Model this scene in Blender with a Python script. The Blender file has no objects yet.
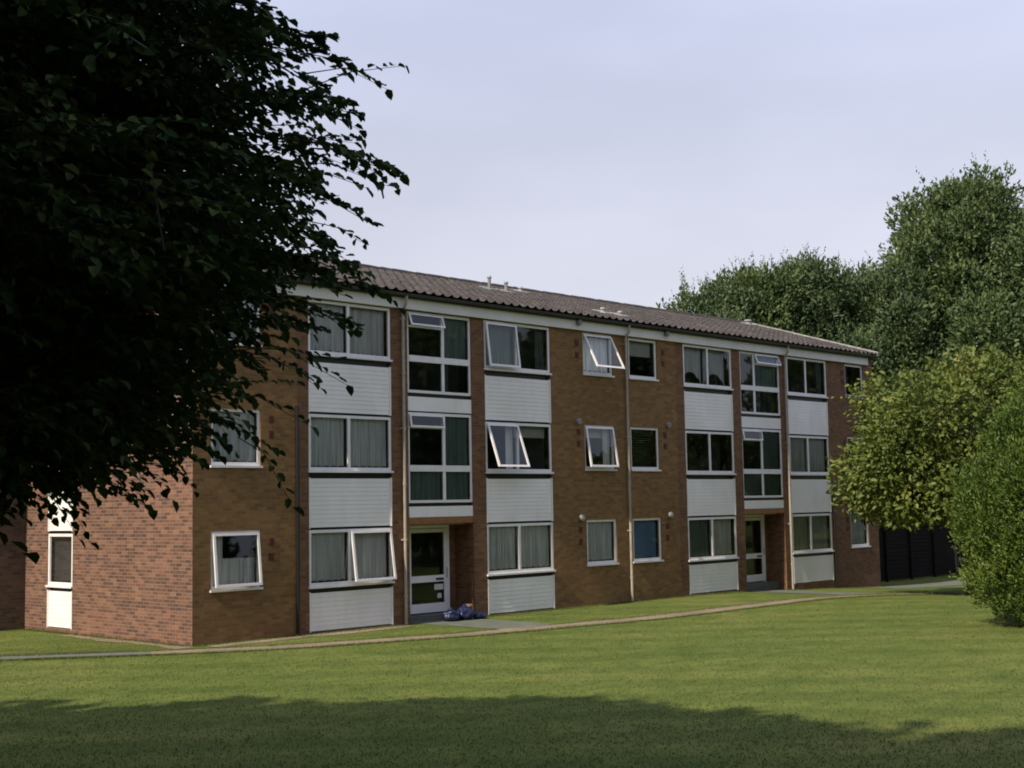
import bpy, math, random
import numpy as np
from mathutils import Vector, Matrix, noise
random.seed(7); RNG = np.random.default_rng(11)
sc = bpy.context.scene; COL = sc.collection
R = math.radians

# ------------------------------------------------------------------ camera
CAM = Vector((-15.4455, -23.8694, 2.6826))
rr, uu, ff = Vector((0.69285081, -0.72084683, -0.01837402)), Vector((-0.05172243, -0.07509695, 0.99583394)), Vector((0.71922357, 0.689014, 0.08931494))
cd = bpy.data.cameras.new('camera'); cam = bpy.data.objects.new('camera', cd); COL.objects.link(cam)
m = Matrix((rr, uu, -ff)).transposed().to_4x4(); m.translation = CAM
cam.matrix_world = m
cd.sensor_width = 36; cd.lens = 1353.0 / 1024 * 36; cd.clip_start = .1; cd.clip_end = 2000
sc.camera = cam
RH = Vector((.6922, -.7217)); FH = Vector((.7217, .6922))
def cg(l, d):                       # lateral / depth metres from the camera -> ground x, y
    return (CAM.x + l * RH.x + d * FH.x, CAM.y + l * RH.y + d * FH.y)

# ------------------------------------------------------------------ light
SUN_EL, SUN_AZ = 42.0, 267.5        # azimuth clockwise from +Y
sd = Vector((math.sin(R(SUN_AZ)) * math.cos(R(SUN_EL)), math.cos(R(SUN_AZ)) * math.cos(R(SUN_EL)), math.sin(R(SUN_EL))))
l = bpy.data.lights.new('sun', 'SUN'); l.energy = 3.7; l.angle = R(.6); l.color = (1, .90, .74)
so = bpy.data.objects.new('sun', l); COL.objects.link(so); so.rotation_euler = sd.to_track_quat('Z', 'Y').to_euler()
w = bpy.data.worlds.new('World'); sc.world = w; w.use_nodes = True
nt = w.node_tree; N = nt.nodes; L = nt.links
bg = N['Background']; bg.inputs[1].default_value = .1
sky = N.new('ShaderNodeTexSky'); sky.sky_type = 'NISHITA'; sky.sun_disc = False
sky.sun_elevation = R(SUN_EL); sky.sun_rotation = R(SUN_AZ); sky.air_density = 1; sky.dust_density = 1.5; sky.ozone_density = 1
tc = N.new('ShaderNodeTexCoord'); mp = N.new('ShaderNodeMapping'); mp.inputs['Scale'].default_value = (1.2, 1.2, 3.2)
nz = N.new('ShaderNodeTexNoise'); nz.inputs['Scale'].default_value = 2.0; nz.inputs['Detail'].default_value = 4
L.new(tc.outputs['Generated'], mp.inputs[0]); L.new(mp.outputs[0], nz.inputs['Vector'])
sx = N.new('ShaderNodeSeparateXYZ'); L.new(tc.outputs['Generated'], sx.inputs[0])
cr = N.new('ShaderNodeValToRGB'); L.new(sx.outputs['Z'], cr.inputs[0])      # high thin cloud veil, paler low down
cr.color_ramp.elements[0].position = 0.0; cr.color_ramp.elements[0].color = (.72, .70, .745, 1)
cr.color_ramp.elements[1].position = .42; cr.color_ramp.elements[1].color = (.57, .62, .83, 1)
e = cr.color_ramp.elements.new(.20); e.color = (.66, .66, .76, 1)
vm = N.new('ShaderNodeVectorMath'); vm.operation = 'SCALE'; L.new(cr.outputs[0], vm.inputs[0])
mr = N.new('ShaderNodeMapRange'); mr.inputs[1].default_value = .3; mr.inputs[2].default_value = .7; mr.inputs[3].default_value = 6.7; mr.inputs[4].default_value = 8.4
L.new(nz.outputs[0], mr.inputs[0]); L.new(mr.outputs[0], vm.inputs['Scale'])
mx = N.new('ShaderNodeMix'); mx.data_type = 'RGBA'; mx.inputs[0].default_value = .86
L.new(sky.outputs[0], mx.inputs[6]); L.new(vm.outputs[0], mx.inputs[7]); L.new(mx.outputs[2], bg.inputs[0])
sc.view_settings.view_transform = 'Standard'; sc.view_settings.look = 'None'; sc.view_settings.gamma = 1
sc.view_settings.exposure = 0.62; sc.view_settings.use_curve_mapping = False
sc.cycles.max_bounces = 6; sc.cycles.transparent_max_bounces = 12; sc.cycles.use_denoising = True
sc.cycles.filter_width = 1.9
sc.cycles.sample_clamp_indirect = 6

# ------------------------------------------------------------------ materials
def newmat(name):
    mt = bpy.data.materials.new(name); mt.use_nodes = True
    return mt, mt.node_tree.nodes, mt.node_tree.links, mt.node_tree.nodes['Principled BSDF']
def ramp(n, stops):
    c = n.new('ShaderNodeValToRGB'); el = c.color_ramp.elements
    el[0].position, el[0].color = stops[0][0], (*stops[0][1], 1)
    el[1].position, el[1].color = stops[-1][0], (*stops[-1][1], 1)
    for p, col in stops[1:-1]:
        q = el.new(p); q.color = (*col, 1)
    return c
def mixc(n, lk, fac, a, b, mode='MIX'):
    x = n.new('ShaderNodeMix'); x.data_type = 'RGBA'; x.blend_type = mode
    for s, v in ((0, fac), (6, a), (7, b)):
        if hasattr(v, 'is_linked'): lk.new(v, x.inputs[s])
        elif isinstance(v, (int, float)): x.inputs[s].default_value = v
        else: x.inputs[s].default_value = (*v, 1)
    return x.outputs[2]
def nse(n, lk, scale, detail=4, vec=None, rough=.5):
    t = n.new('ShaderNodeTexNoise'); t.inputs['Scale'].default_value = scale; t.inputs['Detail'].default_value = detail; t.inputs['Roughness'].default_value = rough
    if vec is None:
        c = n.new('ShaderNodeTexCoord'); vec = c.outputs['Object']
    lk.new(vec, t.inputs['Vector']); return t.outputs[0]
def bump(n, lk, h, bs, st=.3, dist=.01):
    b = n.new('ShaderNodeBump'); b.inputs['Strength'].default_value = st; b.inputs['Distance'].default_value = dist
    lk.new(h, b.inputs['Height']); lk.new(b.outputs[0], bs.inputs['Normal'])
def paint(name, col, rough=.45, dirt=.12, dscale=3.0):
    mt, n, lk, bs = newmat(name)
    f = nse(n, lk, dscale, 6, rough=.65)
    c = ramp(n, [(.3, tuple(x * (1 - dirt) * .96 for x in col)), (.65, col)]); lk.new(f, c.inputs[0])
    lk.new(c.outputs[0], bs.inputs['Base Color']); bs.inputs['Roughness'].default_value = rough
    return mt
def brickmat(name, c1, c2, c3, mortar, var=.8):
    mt, n, lk, bs = newmat(name)
    tc = n.new('ShaderNodeTexCoord'); sp = n.new('ShaderNodeSeparateXYZ'); lk.new(tc.outputs['Object'], sp.inputs[0])
    ge = n.new('ShaderNodeNewGeometry'); sn = n.new('ShaderNodeSeparateXYZ'); lk.new(ge.outputs['True Normal'], sn.inputs[0])
    ab = n.new('ShaderNodeMath'); ab.operation = 'ABSOLUTE'; lk.new(sn.outputs['X'], ab.inputs[0])
    gt = n.new('ShaderNodeMath'); gt.operation = 'GREATER_THAN'; gt.inputs[1].default_value = .5; lk.new(ab.outputs[0], gt.inputs[0])
    mxf = n.new('ShaderNodeMix'); lk.new(gt.outputs[0], mxf.inputs[0]); lk.new(sp.outputs['X'], mxf.inputs[2]); lk.new(sp.outputs['Y'], mxf.inputs[3])
    cb = n.new('ShaderNodeCombineXYZ'); lk.new(mxf.outputs[0], cb.inputs[0]); lk.new(sp.outputs['Z'], cb.inputs[1])
    br = n.new('ShaderNodeTexBrick'); lk.new(cb.outputs[0], br.inputs['Vector'])
    br.inputs['Scale'].default_value = 1; br.inputs['Brick Width'].default_value = .225; br.inputs['Row Height'].default_value = .075
    br.inputs['Mortar Size'].default_value = .006; br.inputs['Mortar Smooth'].default_value = .3; br.inputs['Bias'].default_value = 0
    br.inputs['Color1'].default_value = (0, 0, 0, 1); br.inputs['Color2'].default_value = (1, 1, 1, 1); br.inputs['Mortar'].default_value = (.5, .5, .5, 1)
    tone = ramp(n, [(.0, c1), (.5, c2), (1, c3)]); lk.new(br.outputs['Color'], tone.inputs[0])
    big = nse(n, lk, .55, 5, cb.outputs[0], .6)
    rb = ramp(n, [(.35, (.88, .89, .90)), (.7, (1.10, 1.07, 1.04))]); lk.new(big, rb.inputs[0])
    c = mixc(n, lk, 1.0, tone.outputs[0], rb.outputs[0], 'MULTIPLY')
    mid = nse(n, lk, 5, 5, cb.outputs[0], .7)
    rm = ramp(n, [(.3, (.76, .78, .80)), (.7, (1.22, 1.18, 1.12))]); lk.new(mid, rm.inputs[0])
    c = mixc(n, lk, var, c, rm.outputs[0], 'MULTIPLY')
    c = mixc(n, lk, br.outputs['Fac'], c, mortar)
    lk.new(c, bs.inputs['Base Color']); bs.inputs['Roughness'].default_value = .9
    inv = n.new('ShaderNodeMath'); inv.operation = 'SUBTRACT'; inv.inputs[0].default_value = 1; lk.new(br.outputs['Fac'], inv.inputs[1])
    bump(n, lk, inv.outputs[0], bs, .6, .008)
    return mt
M = {}
M['brick_front'] = brickmat('tan_brick', (.158, .083, .029), (.203, .110, .037), (.245, .138, .052), (.20, .12, .055))
M['brick_end'] = brickmat('red_brick', (.078, .040, .031), (.142, .066, .044), (.215, .108, .068), (.25, .18, .13), .95)
M['brick_pier'] = brickmat('brown_brick', (.118, .055, .026), (.162, .078, .035), (.205, .102, .048), (.17, .10, .055))
M['white'] = paint('white_paint', (.83, .80, .785), .4, .10)
def cladmat():
    mt, n, lk, bs = newmat('white_cladding')
    tc = n.new('ShaderNodeTexCoord'); mp = n.new('ShaderNodeMapping'); mp.inputs['Scale'].default_value = (3.5, 3.5, .6); lk.new(tc.outputs['Object'], mp.inputs[0])
    f = nse(n, lk, 1.5, 6, mp.outputs[0], .7); c = ramp(n, [(.25, (.79, .77, .73)), (.5, (.855, .825, .80)), (.75, (.88, .85, .83))]); lk.new(f, c.inputs[0])
    g = nse(n, lk, .8, 4); c2 = ramp(n, [(.35, (.90, .91, .88)), (.65, (1.03, 1.02, 1.02))]); lk.new(g, c2.inputs[0])
    lk.new(mixc(n, lk, 1., c.outputs[0], c2.outputs[0], 'MULTIPLY'), bs.inputs['Base Color']); bs.inputs['Roughness'].default_value = .55
    return mt
M['clad'] = cladmat()
M['fascia'] = paint('cream_fascia_paint', (.76, .74, .69), .5, .12, 1.2)
M['pipe'] = paint('stone_pipe_paint', (.42, .37, .30), .4, .3, 4)
M['black'] = paint('black_plastic', (.010, .009, .009), .4, .2)
M['gutter'] = paint('dark_gutter', (.045, .045, .045), .45, .3)
M['grey'] = paint('grey_metal', (.24, .24, .23), .5, .3)
M['terracotta'] = paint('red_terracotta', (.14, .038, .028), .8, .4, 20)
M['timber'] = paint('orange_timber', (.30, .13, .045), .6, .3, 5)
M['soffit'] = paint('soffit_board', (.30, .28, .24), .7, .2)
M['bluebag'] = paint('blue_plastic_sack', (.008, .013, .055), .4, .3, 8)
M['tanbag'] = paint('tan_paper', (.20, .13, .075), .8, .3, 8)
M['interior'] = paint('interior_plaster', (.34, .37, .33), .9, .2)
M['blind'] = paint('cream_blind', (.62, .62, .56), .8, .1)
M['bluecloth'] = paint('blue_curtain', (.20, .32, .50), .8, .15)
M['concrete'] = paint('concrete', (.13, .14, .105), .9, .35, 2.5)
M['bark'] = paint('bark', (.05, .042, .032), .95, .5, 9)
M['dark_brown'] = paint('dark_brown', (.05, .038, .025), 1, .4, 9)
M['lead'] = paint('pale_mortar', (.36, .35, .33), .8, .4, 4)
def curtainmat(name, col, alpha):
    mt, n, lk, bs = newmat(name)
    bs.inputs['Roughness'].default_value = .9
    tc = n.new('ShaderNodeTexCoord'); mp = n.new('ShaderNodeMapping'); mp.inputs['Scale'].default_value = (9, 9, .5); lk.new(tc.outputs['Object'], mp.inputs[0])
    f = nse(n, lk, 1.6, 4, mp.outputs[0])
    c = ramp(n, [(.3, tuple(x * .82 for x in col)), (.7, col)]); lk.new(f, c.inputs[0]); lk.new(c.outputs[0], bs.inputs['Base Color'])
    tr = n.new('ShaderNodeBsdfTransparent'); ms = n.new('ShaderNodeMixShader')
    r2 = ramp(n, [(.3, (alpha * .75,) * 3), (.7, (min(1, alpha * 1.15),) * 3)]); lk.new(f, r2.inputs[0])
    lk.new(r2.outputs[0], ms.inputs[0]); lk.new(tr.outputs[0], ms.inputs[1]); lk.new(bs.outputs[0], ms.inputs[2])
    lk.new(ms.outputs[0], n['Material Output'].inputs[0]); return mt
M['net'] = curtainmat('net_curtain', (.93, .93, .93), .95)
M['drape'] = curtainmat('pale_drape', (.85, .83, .82), .97)
M['darkdrape'] = curtainmat('dark_drape', (.14, .16, .15), .97)
M['obscure'] = curtainmat('grey_green_panel', (.20, .27, .235), .97)
M['greendrape'] = curtainmat('grey_green_drape', (.22, .29, .25), .95)
def glass():
    mt, n, lk, bs = newmat('window_glass')
    n.remove(bs)
    g = n.new('ShaderNodeBsdfGlossy'); g.inputs['Roughness'].default_value = .02; g.inputs['Color'].default_value = (.9, .97, 1, 1)
    t = n.new('ShaderNodeBsdfTransparent'); t.inputs['Color'].default_value = (.89, .905, .895, 1)
    fr = n.new('ShaderNodeFresnel'); fr.inputs['IOR'].default_value = 1.55
    ad = n.new('ShaderNodeMath'); ad.operation = 'MULTIPLY'; ad.inputs[1].default_value = .95; lk.new(fr.outputs[0], ad.inputs[0])
    ms = n.new('ShaderNodeMixShader'); lk.new(ad.outputs[0], ms.inputs[0]); lk.new(t.outputs[0], ms.inputs[1]); lk.new(g.outputs[0], ms.inputs[2])
    w1 = nse(n, lk, 2.2, 2); b = n.new('ShaderNodeBump'); b.inputs['Strength'].default_value = .05; b.inputs['Distance'].default_value = .02
    lk.new(w1, b.inputs['Height']); lk.new(b.outputs[0], g.inputs['Normal'])
    lk.new(ms.outputs[0], n['Material Output'].inputs[0]); return mt
M['glass'] = glass()
def roofmat():
    mt, n, lk, bs = newmat('roof_tile')
    f = nse(n, lk, 1.3, 6, rough=.7)
    c = ramp(n, [(.3, (.022, .019, .018)), (.5, (.037, .029, .026)), (.72, (.072, .058, .050))]); lk.new(f, c.inputs[0])
    g = nse(n, lk, 7, 4, rough=.7)
    c2 = ramp(n, [(.52, (0, 0, 0)), (.75, (.8, .8, .8))]); lk.new(g, c2.inputs[0])
    o = mixc(n, lk, c2.outputs[0], c.outputs[0], (.13, .12, .10))
    lk.new(o, bs.inputs['Base Color']); bs.inputs['Roughness'].default_value = .85
    return mt
M['roof'] = roofmat()
M['brick_wing'] = brickmat('shade_darkened_brick', (.055, .034, .024), (.085, .052, .036), (.115, .072, .05), (.09, .065, .045))  # brick darkened so its colour carries the wing's shade
def foliage(name, dark, mid, light, trans=.25, rough=.5, nscale=.9, spec=.3):
    mt, n, lk, bs = newmat(name)
    at = n.new('ShaderNodeAttribute'); at.attribute_name = 'v'
    f = nse(n, lk, nscale, 3)
    ad = n.new('ShaderNodeMath'); ad.operation = 'MULTIPLY_ADD'; ad.inputs[1].default_value = .55; lk.new(at.outputs['Fac'], ad.inputs[0])
    mu = n.new('ShaderNodeMath'); mu.operation = 'MULTIPLY'; mu.inputs[1].default_value = .5; lk.new(f, mu.inputs[0]); lk.new(mu.outputs[0], ad.inputs[2])
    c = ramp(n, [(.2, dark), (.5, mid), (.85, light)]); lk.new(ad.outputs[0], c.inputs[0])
    lk.new(c.outputs[0], bs.inputs['Base Color']); bs.inputs['Roughness'].default_value = rough; bs.inputs['Specular IOR Level'].default_value = spec
    tl = n.new('ShaderNodeBsdfTranslucent'); lk.new(c.outputs[0], tl.inputs[0])
    ms = n.new('ShaderNodeMixShader'); ms.inputs[0].default_value = trans
    lk.new(bs.outputs[0], ms.inputs[1]); lk.new(tl.outputs[0], ms.inputs[2]); lk.new(ms.outputs[0], n['Material Output'].inputs[0])
    return mt
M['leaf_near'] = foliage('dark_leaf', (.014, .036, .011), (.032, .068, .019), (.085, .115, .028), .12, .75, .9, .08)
M['leaf_far'] = foliage('far_leaf', (.034, .058, .021), (.074, .114, .038), (.15, .19, .066), .25)
M['leaf_far2'] = foliage('far_leaf_blue', (.032, .056, .023), (.068, .108, .042), (.14, .18, .07), .25)
M['leaf_yellow'] = foliage('yellow_green_leaf', (.046, .074, .015), (.108, .146, .028), (.25, .26, .058), .3)
M['leaf_hedge'] = foliage('cypress_spray', (.022, .050, .009), (.070, .115, .016), (.18, .225, .04), .18)

def lawnmat():
    mt, n, lk, bs = newmat('mown_grass')
    tc = n.new('ShaderNodeTexCoord')
    mp = n.new('ShaderNodeMapping'); mp.inputs['Rotation'].default_value = (0, 0, R(-43)); lk.new(tc.outputs['Object'], mp.inputs[0])
    a = nse(n, lk, .22, 4, mp.outputs[0], .6); b = nse(n, lk, 1.6, 6, mp.outputs[0], .7); c = nse(n, lk, 26, 4, mp.outputs[0], .75)
    mp2 = n.new('ShaderNodeMapping'); mp2.inputs['Scale'].default_value = (.5, 2.2, 1); mp2.inputs['Rotation'].default_value = (0, 0, R(43)); lk.new(tc.outputs['Object'], mp2.inputs[0])
    s = nse(n, lk, 1.5, 4, mp2.outputs[0], .6)
    ra = ramp(n, [(.3, (.082, .114, .024)), (.5, (.106, .135, .030)), (.72, (.142, .155, .042))]); lk.new(a, ra.inputs[0])
    rb = ramp(n, [(.3, (.74, .80, .72)), (.7, (1.24, 1.16, 1.2))]); lk.new(b, rb.inputs[0])
    rc = ramp(n, [(.3, (.78, .81, .76)), (.7, (1.2, 1.17, 1.2))]); lk.new(c, rc.inputs[0])
    rs = ramp(n, [(.35, (.86, .89, .84)), (.65, (1.14, 1.10, 1.12))]); lk.new(s, rs.inputs[0])
    o = mixc(n, lk, 1., ra.outputs[0], rb.outputs[0], 'MULTIPLY'); o = mixc(n, lk, .75, o, rc.outputs[0], 'MULTIPLY'); o = mixc(n, lk, .9, o, rs.outputs[0], 'MULTIPLY')
    wv = n.new('ShaderNodeTexWave'); wv.bands_direction = 'Y'; wv.inputs['Scale'].default_value = .19; wv.inputs['Distortion'].default_value = 1.2; wv.inputs['Detail'].default_value = 2
    mp3 = n.new('ShaderNodeMapping'); mp3.inputs['Rotation'].default_value = (0, 0, R(47)); lk.new(tc.outputs['Object'], mp3.inputs[0]); lk.new(mp3.outputs[0], wv.inputs['Vector'])
    rw = ramp(n, [(.3, (.91, .93, .90)), (.7, (1.09, 1.07, 1.09))]); lk.new(wv.outputs[0], rw.inputs[0]); o = mixc(n, lk, 1., o, rw.outputs[0], 'MULTIPLY')
    lk.new(o, bs.inputs['Base Color']); bs.inputs['Roughness'].default_value = .95; bs.inputs['Specular IOR Level'].default_value = .15
    bump(n, lk, c, bs, .8, .03)
    return mt
M['lawn'] = lawnmat()
M['blade'] = foliage('grass_blade', (.086, .116, .026), (.104, .132, .031), (.128, .148, .042), .25, .7, .3, .1)
def pathmat():
    mt, n, lk, bs = newmat('path_surface')
    b = nse(n, lk, .9, 5, rough=.7); c = nse(n, lk, 30, 4, rough=.8)
    ra = ramp(n, [(.3, (.14, .115, .065)), (.5, (.215, .165, .105)), (.7, (.29, .22, .15))]); lk.new(b, ra.inputs[0])
    rc = ramp(n, [(.3, (.7, .7, .7)), (.7, (1.2, 1.2, 1.2))]); lk.new(c, rc.inputs[0])
    lk.new(mixc(n, lk, 1., ra.outputs[0], rc.outputs[0], 'MULTIPLY'), bs.inputs['Base Color']); bs.inputs['Roughness'].default_value = .95
    bump(n, lk, c, bs, .4, .01); return mt
M['path'] = pathmat()
def fencemat():
    mt, n, lk, bs = newmat('creosote_board')
    tc = n.new('ShaderNodeTexCoord'); mp = n.new('ShaderNodeMapping'); mp.inputs['Scale'].default_value = (1, 1, 14); lk.new(tc.outputs['Object'], mp.inputs[0])
    b = nse(n, lk, 1.2, 5, mp.outputs[0], .7)
    ra = ramp(n, [(.3, (.010, .009, .009)), (.7, (.026, .022, .021))]); lk.new(b, ra.inputs[0]); lk.new(ra.outputs[0], bs.inputs['Base Color'])
    bs.inputs['Roughness'].default_value = .95; bs.inputs['Specular IOR Level'].default_value = .08; return mt
M['fence'] = fencemat()

# ------------------------------------------------------------------ object helpers
ORG = {}
def tag(o, label=None, cat=None, group=None, kind=None):
    if label: o['label'] = label
    if cat: o['category'] = cat
    if group: o['group'] = group
    if kind: o['kind'] = kind
    return o
def thing(name, loc, label, cat, group=None):
    o = bpy.data.objects.new(name, None); COL.objects.link(o); o.location = loc; o.empty_display_size = .3
    ORG[o.name] = Vector(loc); return tag(o, label, cat, group)
class MB:
    def __init__(s): s.v = []; s.f = []
    def quad(s, *p):
        k = len(s.v); s.v += [tuple(q) for q in p]; s.f.append(tuple(range(k, k + len(p)))); return s
    def hexa(s, p):                      # 8 corners: bottom 4 ccw, top 4 ccw
        k = len(s.v); s.v += [tuple(q) for q in p]
        for f in ((0, 3, 2, 1), (4, 5, 6, 7), (0, 1, 5, 4), (1, 2, 6, 5), (2, 3, 7, 6), (3, 0, 4, 7)): s.f.append(tuple(k + i for i in f))
        return s
    def box(s, x0, x1, y0, y1, z0, z1):
        return s.hexa([(x0, y0, z0), (x1, y0, z0), (x1, y1, z0), (x0, y1, z0), (x0, y0, z1), (x1, y0, z1), (x1, y1, z1), (x0, y1, z1)])
    def mbox(s, mp, u0, u1, v0, v1, z0, z1):
        return s.hexa([mp(u0, v0, z0), mp(u1, v0, z0), mp(u1, v1, z0), mp(u0, v1, z0), mp(u0, v0, z1), mp(u1, v0, z1), mp(u1, v1, z1), mp(u0, v1, z1)])
    def tube(s, pts, rad, n=8, cap=True):
        pts = [Vector(p) for p in pts]
        if isinstance(rad, (int, float)): rad = [rad] * len(pts)
        k0 = len(s.v); ref = None
        for i, p in enumerate(pts):
            t = (pts[min(i + 1, len(pts) - 1)] - pts[max(i - 1, 0)]).normalized()
            if ref is None: ref = Vector((0, 0, 1)) if abs(t.z) < .9 else Vector((1, 0, 0))
            a = t.cross(ref).normalized(); b = t.cross(a).normalized(); ref = b.cross(t) if False else ref
            for j in range(n):
                an = 2 * math.pi * j / n; s.v.append(tuple(p + (a * math.cos(an) + b * math.sin(an)) * rad[i]))
        for i in range(len(pts) - 1):
            for j in range(n):
                q = k0 + i * n; s.f.append((q + j, q + (j + 1) % n, q + n + (j + 1) % n, q + n + j))
        if cap:
            s.f.append(tuple(k0 + j for j in range(n))[::-1]); s.f.append(tuple(k0 + (len(pts) - 1) * n + j for j in range(n)))
        return s
    def build(s, name, mat, parent=None, smooth=False, loc=None, recalc=True):
        org = Vector((0, 0, 0)); 
        if parent is not None: org = ORG[parent.name]
        elif loc is not None: org = Vector(loc)
        me = bpy.data.meshes.new(name); me.from_pydata([(Vector(v) - org)[:] for v in s.v], [], s.f)
        if recalc:
            import bmesh
            bm = bmesh.new(); bm.from_mesh(me); bmesh.ops.recalc_face_normals(bm, faces=bm.faces); bm.to_mesh(me); bm.free()
        me.materials.append(mat)
        if smooth: me.polygons.foreach_set('use_smooth', [True] * len(me.polygons))
        o = bpy.data.objects.new(name, me); COL.objects.link(o)
        if parent is not None: o.parent = parent
        else: o.location = org
        ORG[o.name] = org; return o
def sm(a, b, x):
    t = min(1, max(0, (x - a) / (b - a))); return t * t * (3 - 2 * t)
def gh(x, y):                            # terrain height
    h = -.04 - .46 * sm(16, 33, x)
    d = math.hypot(x - CAM.x, y - CAM.y)
    h += 1.05 * (1 - sm(2.5, 11.5, d))
    h += .05 * noise.noise(Vector((x * .13, y * .13, 0))) * sm(1.5, 6, -y if y < 0 else 0)
    return h

# ------------------------------------------------------------------ ground
def lawn():
    def axis(c, lo, hi):
        a = [c]; st = .6; x = c
        while x < hi: x += st; st *= 1.0 if x - c < 45 else 1.18; a.append(min(x, hi))
        x = c; st = .6
        while x > lo: x -= st; st *= 1.0 if c - x < 45 else 1.18; a.insert(0, max(x, lo))
        return a
    X = axis(0, -450, 500); Y = axis(-5, -450, 500)
    v = [(x, y, gh(x, y)) for y in Y for x in X]; n = len(X)
    f = [(j * n + i, j * n + i + 1, (j + 1) * n + i + 1, (j + 1) * n + i) for j in range(len(Y) - 1) for i in range(n - 1)]
    b = MB(); b.v = v; b.f = f
    tag(b.build('lawn', M['lawn'], smooth=True, recalc=False), 'broad mown green lawn sloping gently in front of the brick flats', 'lawn', kind='structure')
lawn()
def strip(name, pts, w0, mat, dz=.012, label=None, jitter=.05, seg=.35):
    P = [Vector((*p, 0)) for p in pts]; out = []
    for i in range(len(P) - 1):         # catmull-rom
        p0, p1, p2, p3 = P[max(i - 1, 0)], P[i], P[i + 1], P[min(i + 2, len(P) - 1)]
        k = max(2, int((p2 - p1).length / seg))
        for j in range(k):
            t = j / k; out.append(.5 * ((2 * p1) + (p2 - p0) * t + (2 * p0 - 5 * p1 + 4 * p2 - p3) * t * t + (3 * p1 - p0 - 3 * p2 + p3) * t ** 3))
    out.append(P[-1]); b = MB(); W = w0 if isinstance(w0, (list, tuple)) else (w0, w0)
    for i, p in enumerate(out):
        t = (out[min(i + 1, len(out) - 1)] - out[max(i - 1, 0)]).normalized(); nn = Vector((-t.y, t.x, 0))
        s = i / (len(out) - 1)
        for q, side in enumerate((-1, -.33, .33, 1)):
            o = p + nn * side * ((W[0] * (1 - s) + W[1] * s) / 2 + (jitter * noise.noise(Vector((p.x * 1.7 + 9 * q, p.y * 1.7, 3))) if abs(side) == 1 else 0))
            b.v.append((o.x, o.y, gh(o.x, o.y) + dz))
        if i:
            for q in range(3): k = (i - 1) * 4 + q; b.f.append((k, k + 4, k + 5, k + 1))
    return tag(b.build(name, mat, recalc=False), label, 'path', kind='structure')
PATH = [(-20, 8.0), (-12, 4.9), (-6, 2.35), (-3.4, 1.1), (-1.2, -.55), (.8, -1.75), (4.8, -3.05), (10, -3.7), (18, -3.75), (22, -4.5), (26, -5.6), (33, -7.5)]
strip('path', [(x_, y_ + .12) for x_, y_ in PATH[:6]], (.8, .5), M['concrete'], .015, 'grey path fading into the grass by the left corner of the flats', .1)
strip('path', [(x_, y_ + .12) for x_, y_ in PATH[4:]], (.7, 1.05), M['path'], .016, 'worn tan path running along the front of the flats', .08)
strip('path_edge_strip', [(x - .05, y + .68) for x, y in PATH[:5]], .2, M['dark_brown'], .035, 'dark brown strip beside the left end of the path', .05)  # narrow dark band laid along the far side of the path
strip('doorstep_path', [(6.95, .55), (6.95, -2.9)], 1.7, M['concrete'], .008, 'grey concrete slab path leading to the left entrance', .03)
strip('doorstep_path', [(20.9, .55), (20.9, -3.5)], 2.0, M['concrete'], .008, 'grey concrete slab path leading to the right entrance', .03)
strip('wall_footing_strip', [(.2, -.28), (5.6, -.28)], .5, M['path'], .008, 'worn bare strip of ground against the left front wall', .25)
strip('wall_footing_strip', [(-.25, -.2), (-.25, 4.8)], .4, M['path'], .008, 'worn bare strip of ground against the brick end wall', .15)
strip('yard', [(26.5, -.6), (36, -.6)], 1.5, M['concrete'], .010, 'pale concrete yard before the dark fence', .1)

# ------------------------------------------------------------------ the block of flats
BL = thing('apartment_building', (14, 5, -.4), 'long three-storey brick block of flats with white boarded panels and tiled roof', 'building')
front = lambda u, v, z: (u, -v, z)
endm = lambda u, v, z: (-v, u, z)
def wall(name, mp, U0, U1, Z0, Z1, holes, mat, depth=.26, parent=BL, back=True):
    """sheet with rectangular openings and their reveals"""
    us = sorted({U0, U1, *[h[0] for h in holes], *[h[1] for h in holes]}); zs = sorted({Z0, Z1, *[h[2] for h in holes], *[h[3] for h in holes]})
    b = MB(); inh = lambda u, z: any(h[0] < u < h[1] and h[2] < z < h[3] for h in holes)
    for i in range(len(us) - 1):
        for j in range(len(zs) - 1):
            u, z = (us[i] + us[i + 1]) / 2, (zs[j] + zs[j + 1]) / 2
            if not inh(u, z):
                b.quad(mp(us[i], 0, zs[j]), mp(us[i + 1], 0, zs[j]), mp(us[i + 1], 0, zs[j + 1]), mp(us[i], 0, zs[j + 1]))
                if back: b.quad(mp(us[i], -depth, zs[j]), mp(us[i], -depth, zs[j + 1]), mp(us[i + 1], -depth, zs[j + 1]), mp(us[i + 1], -depth, zs[j]))
    for h in holes:
        u0, u1, z0, z1 = h[:4]; d = depth
        for q in (((u0, z0), (u0, z1)), ((u1, z0), (u1, z1)), ((u0, z0), (u1, z0)), ((u0, z1), (u1, z1))):
            (a, c), (e, g) = q; b.quad(mp(a, 0, c), mp(e, 0, g), mp(e, -d, g), mp(a, -d, c))
    return b.build(name, mat, parent, recalc=False)
LV = [(.98, 2.22), (3.52, 4.78), (6.12, 7.35)]
WL = [(1.05, 2.26), (3.61, 4.82), (6.20, 7.34)]
BAYS = [(2.96, 5.37), (8.48, 10.93), (16.80, 19.27), (22.40, 24.84)]
STAIRS = [(5.90, 8.02), (19.73, 21.98)]
SINGLES = [(.44, 1.68), (12.27, 13.53), (14.24, 15.53), (26.08, 27.29)]
holes = [(a, b, .0, 7.37) for a, b in BAYS] + [(a, b, -.35, 7.37) for a, b in STAIRS] + [(a, b, z0, z1) for a, b in SINGLES for z0, z1 in WL]
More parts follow.
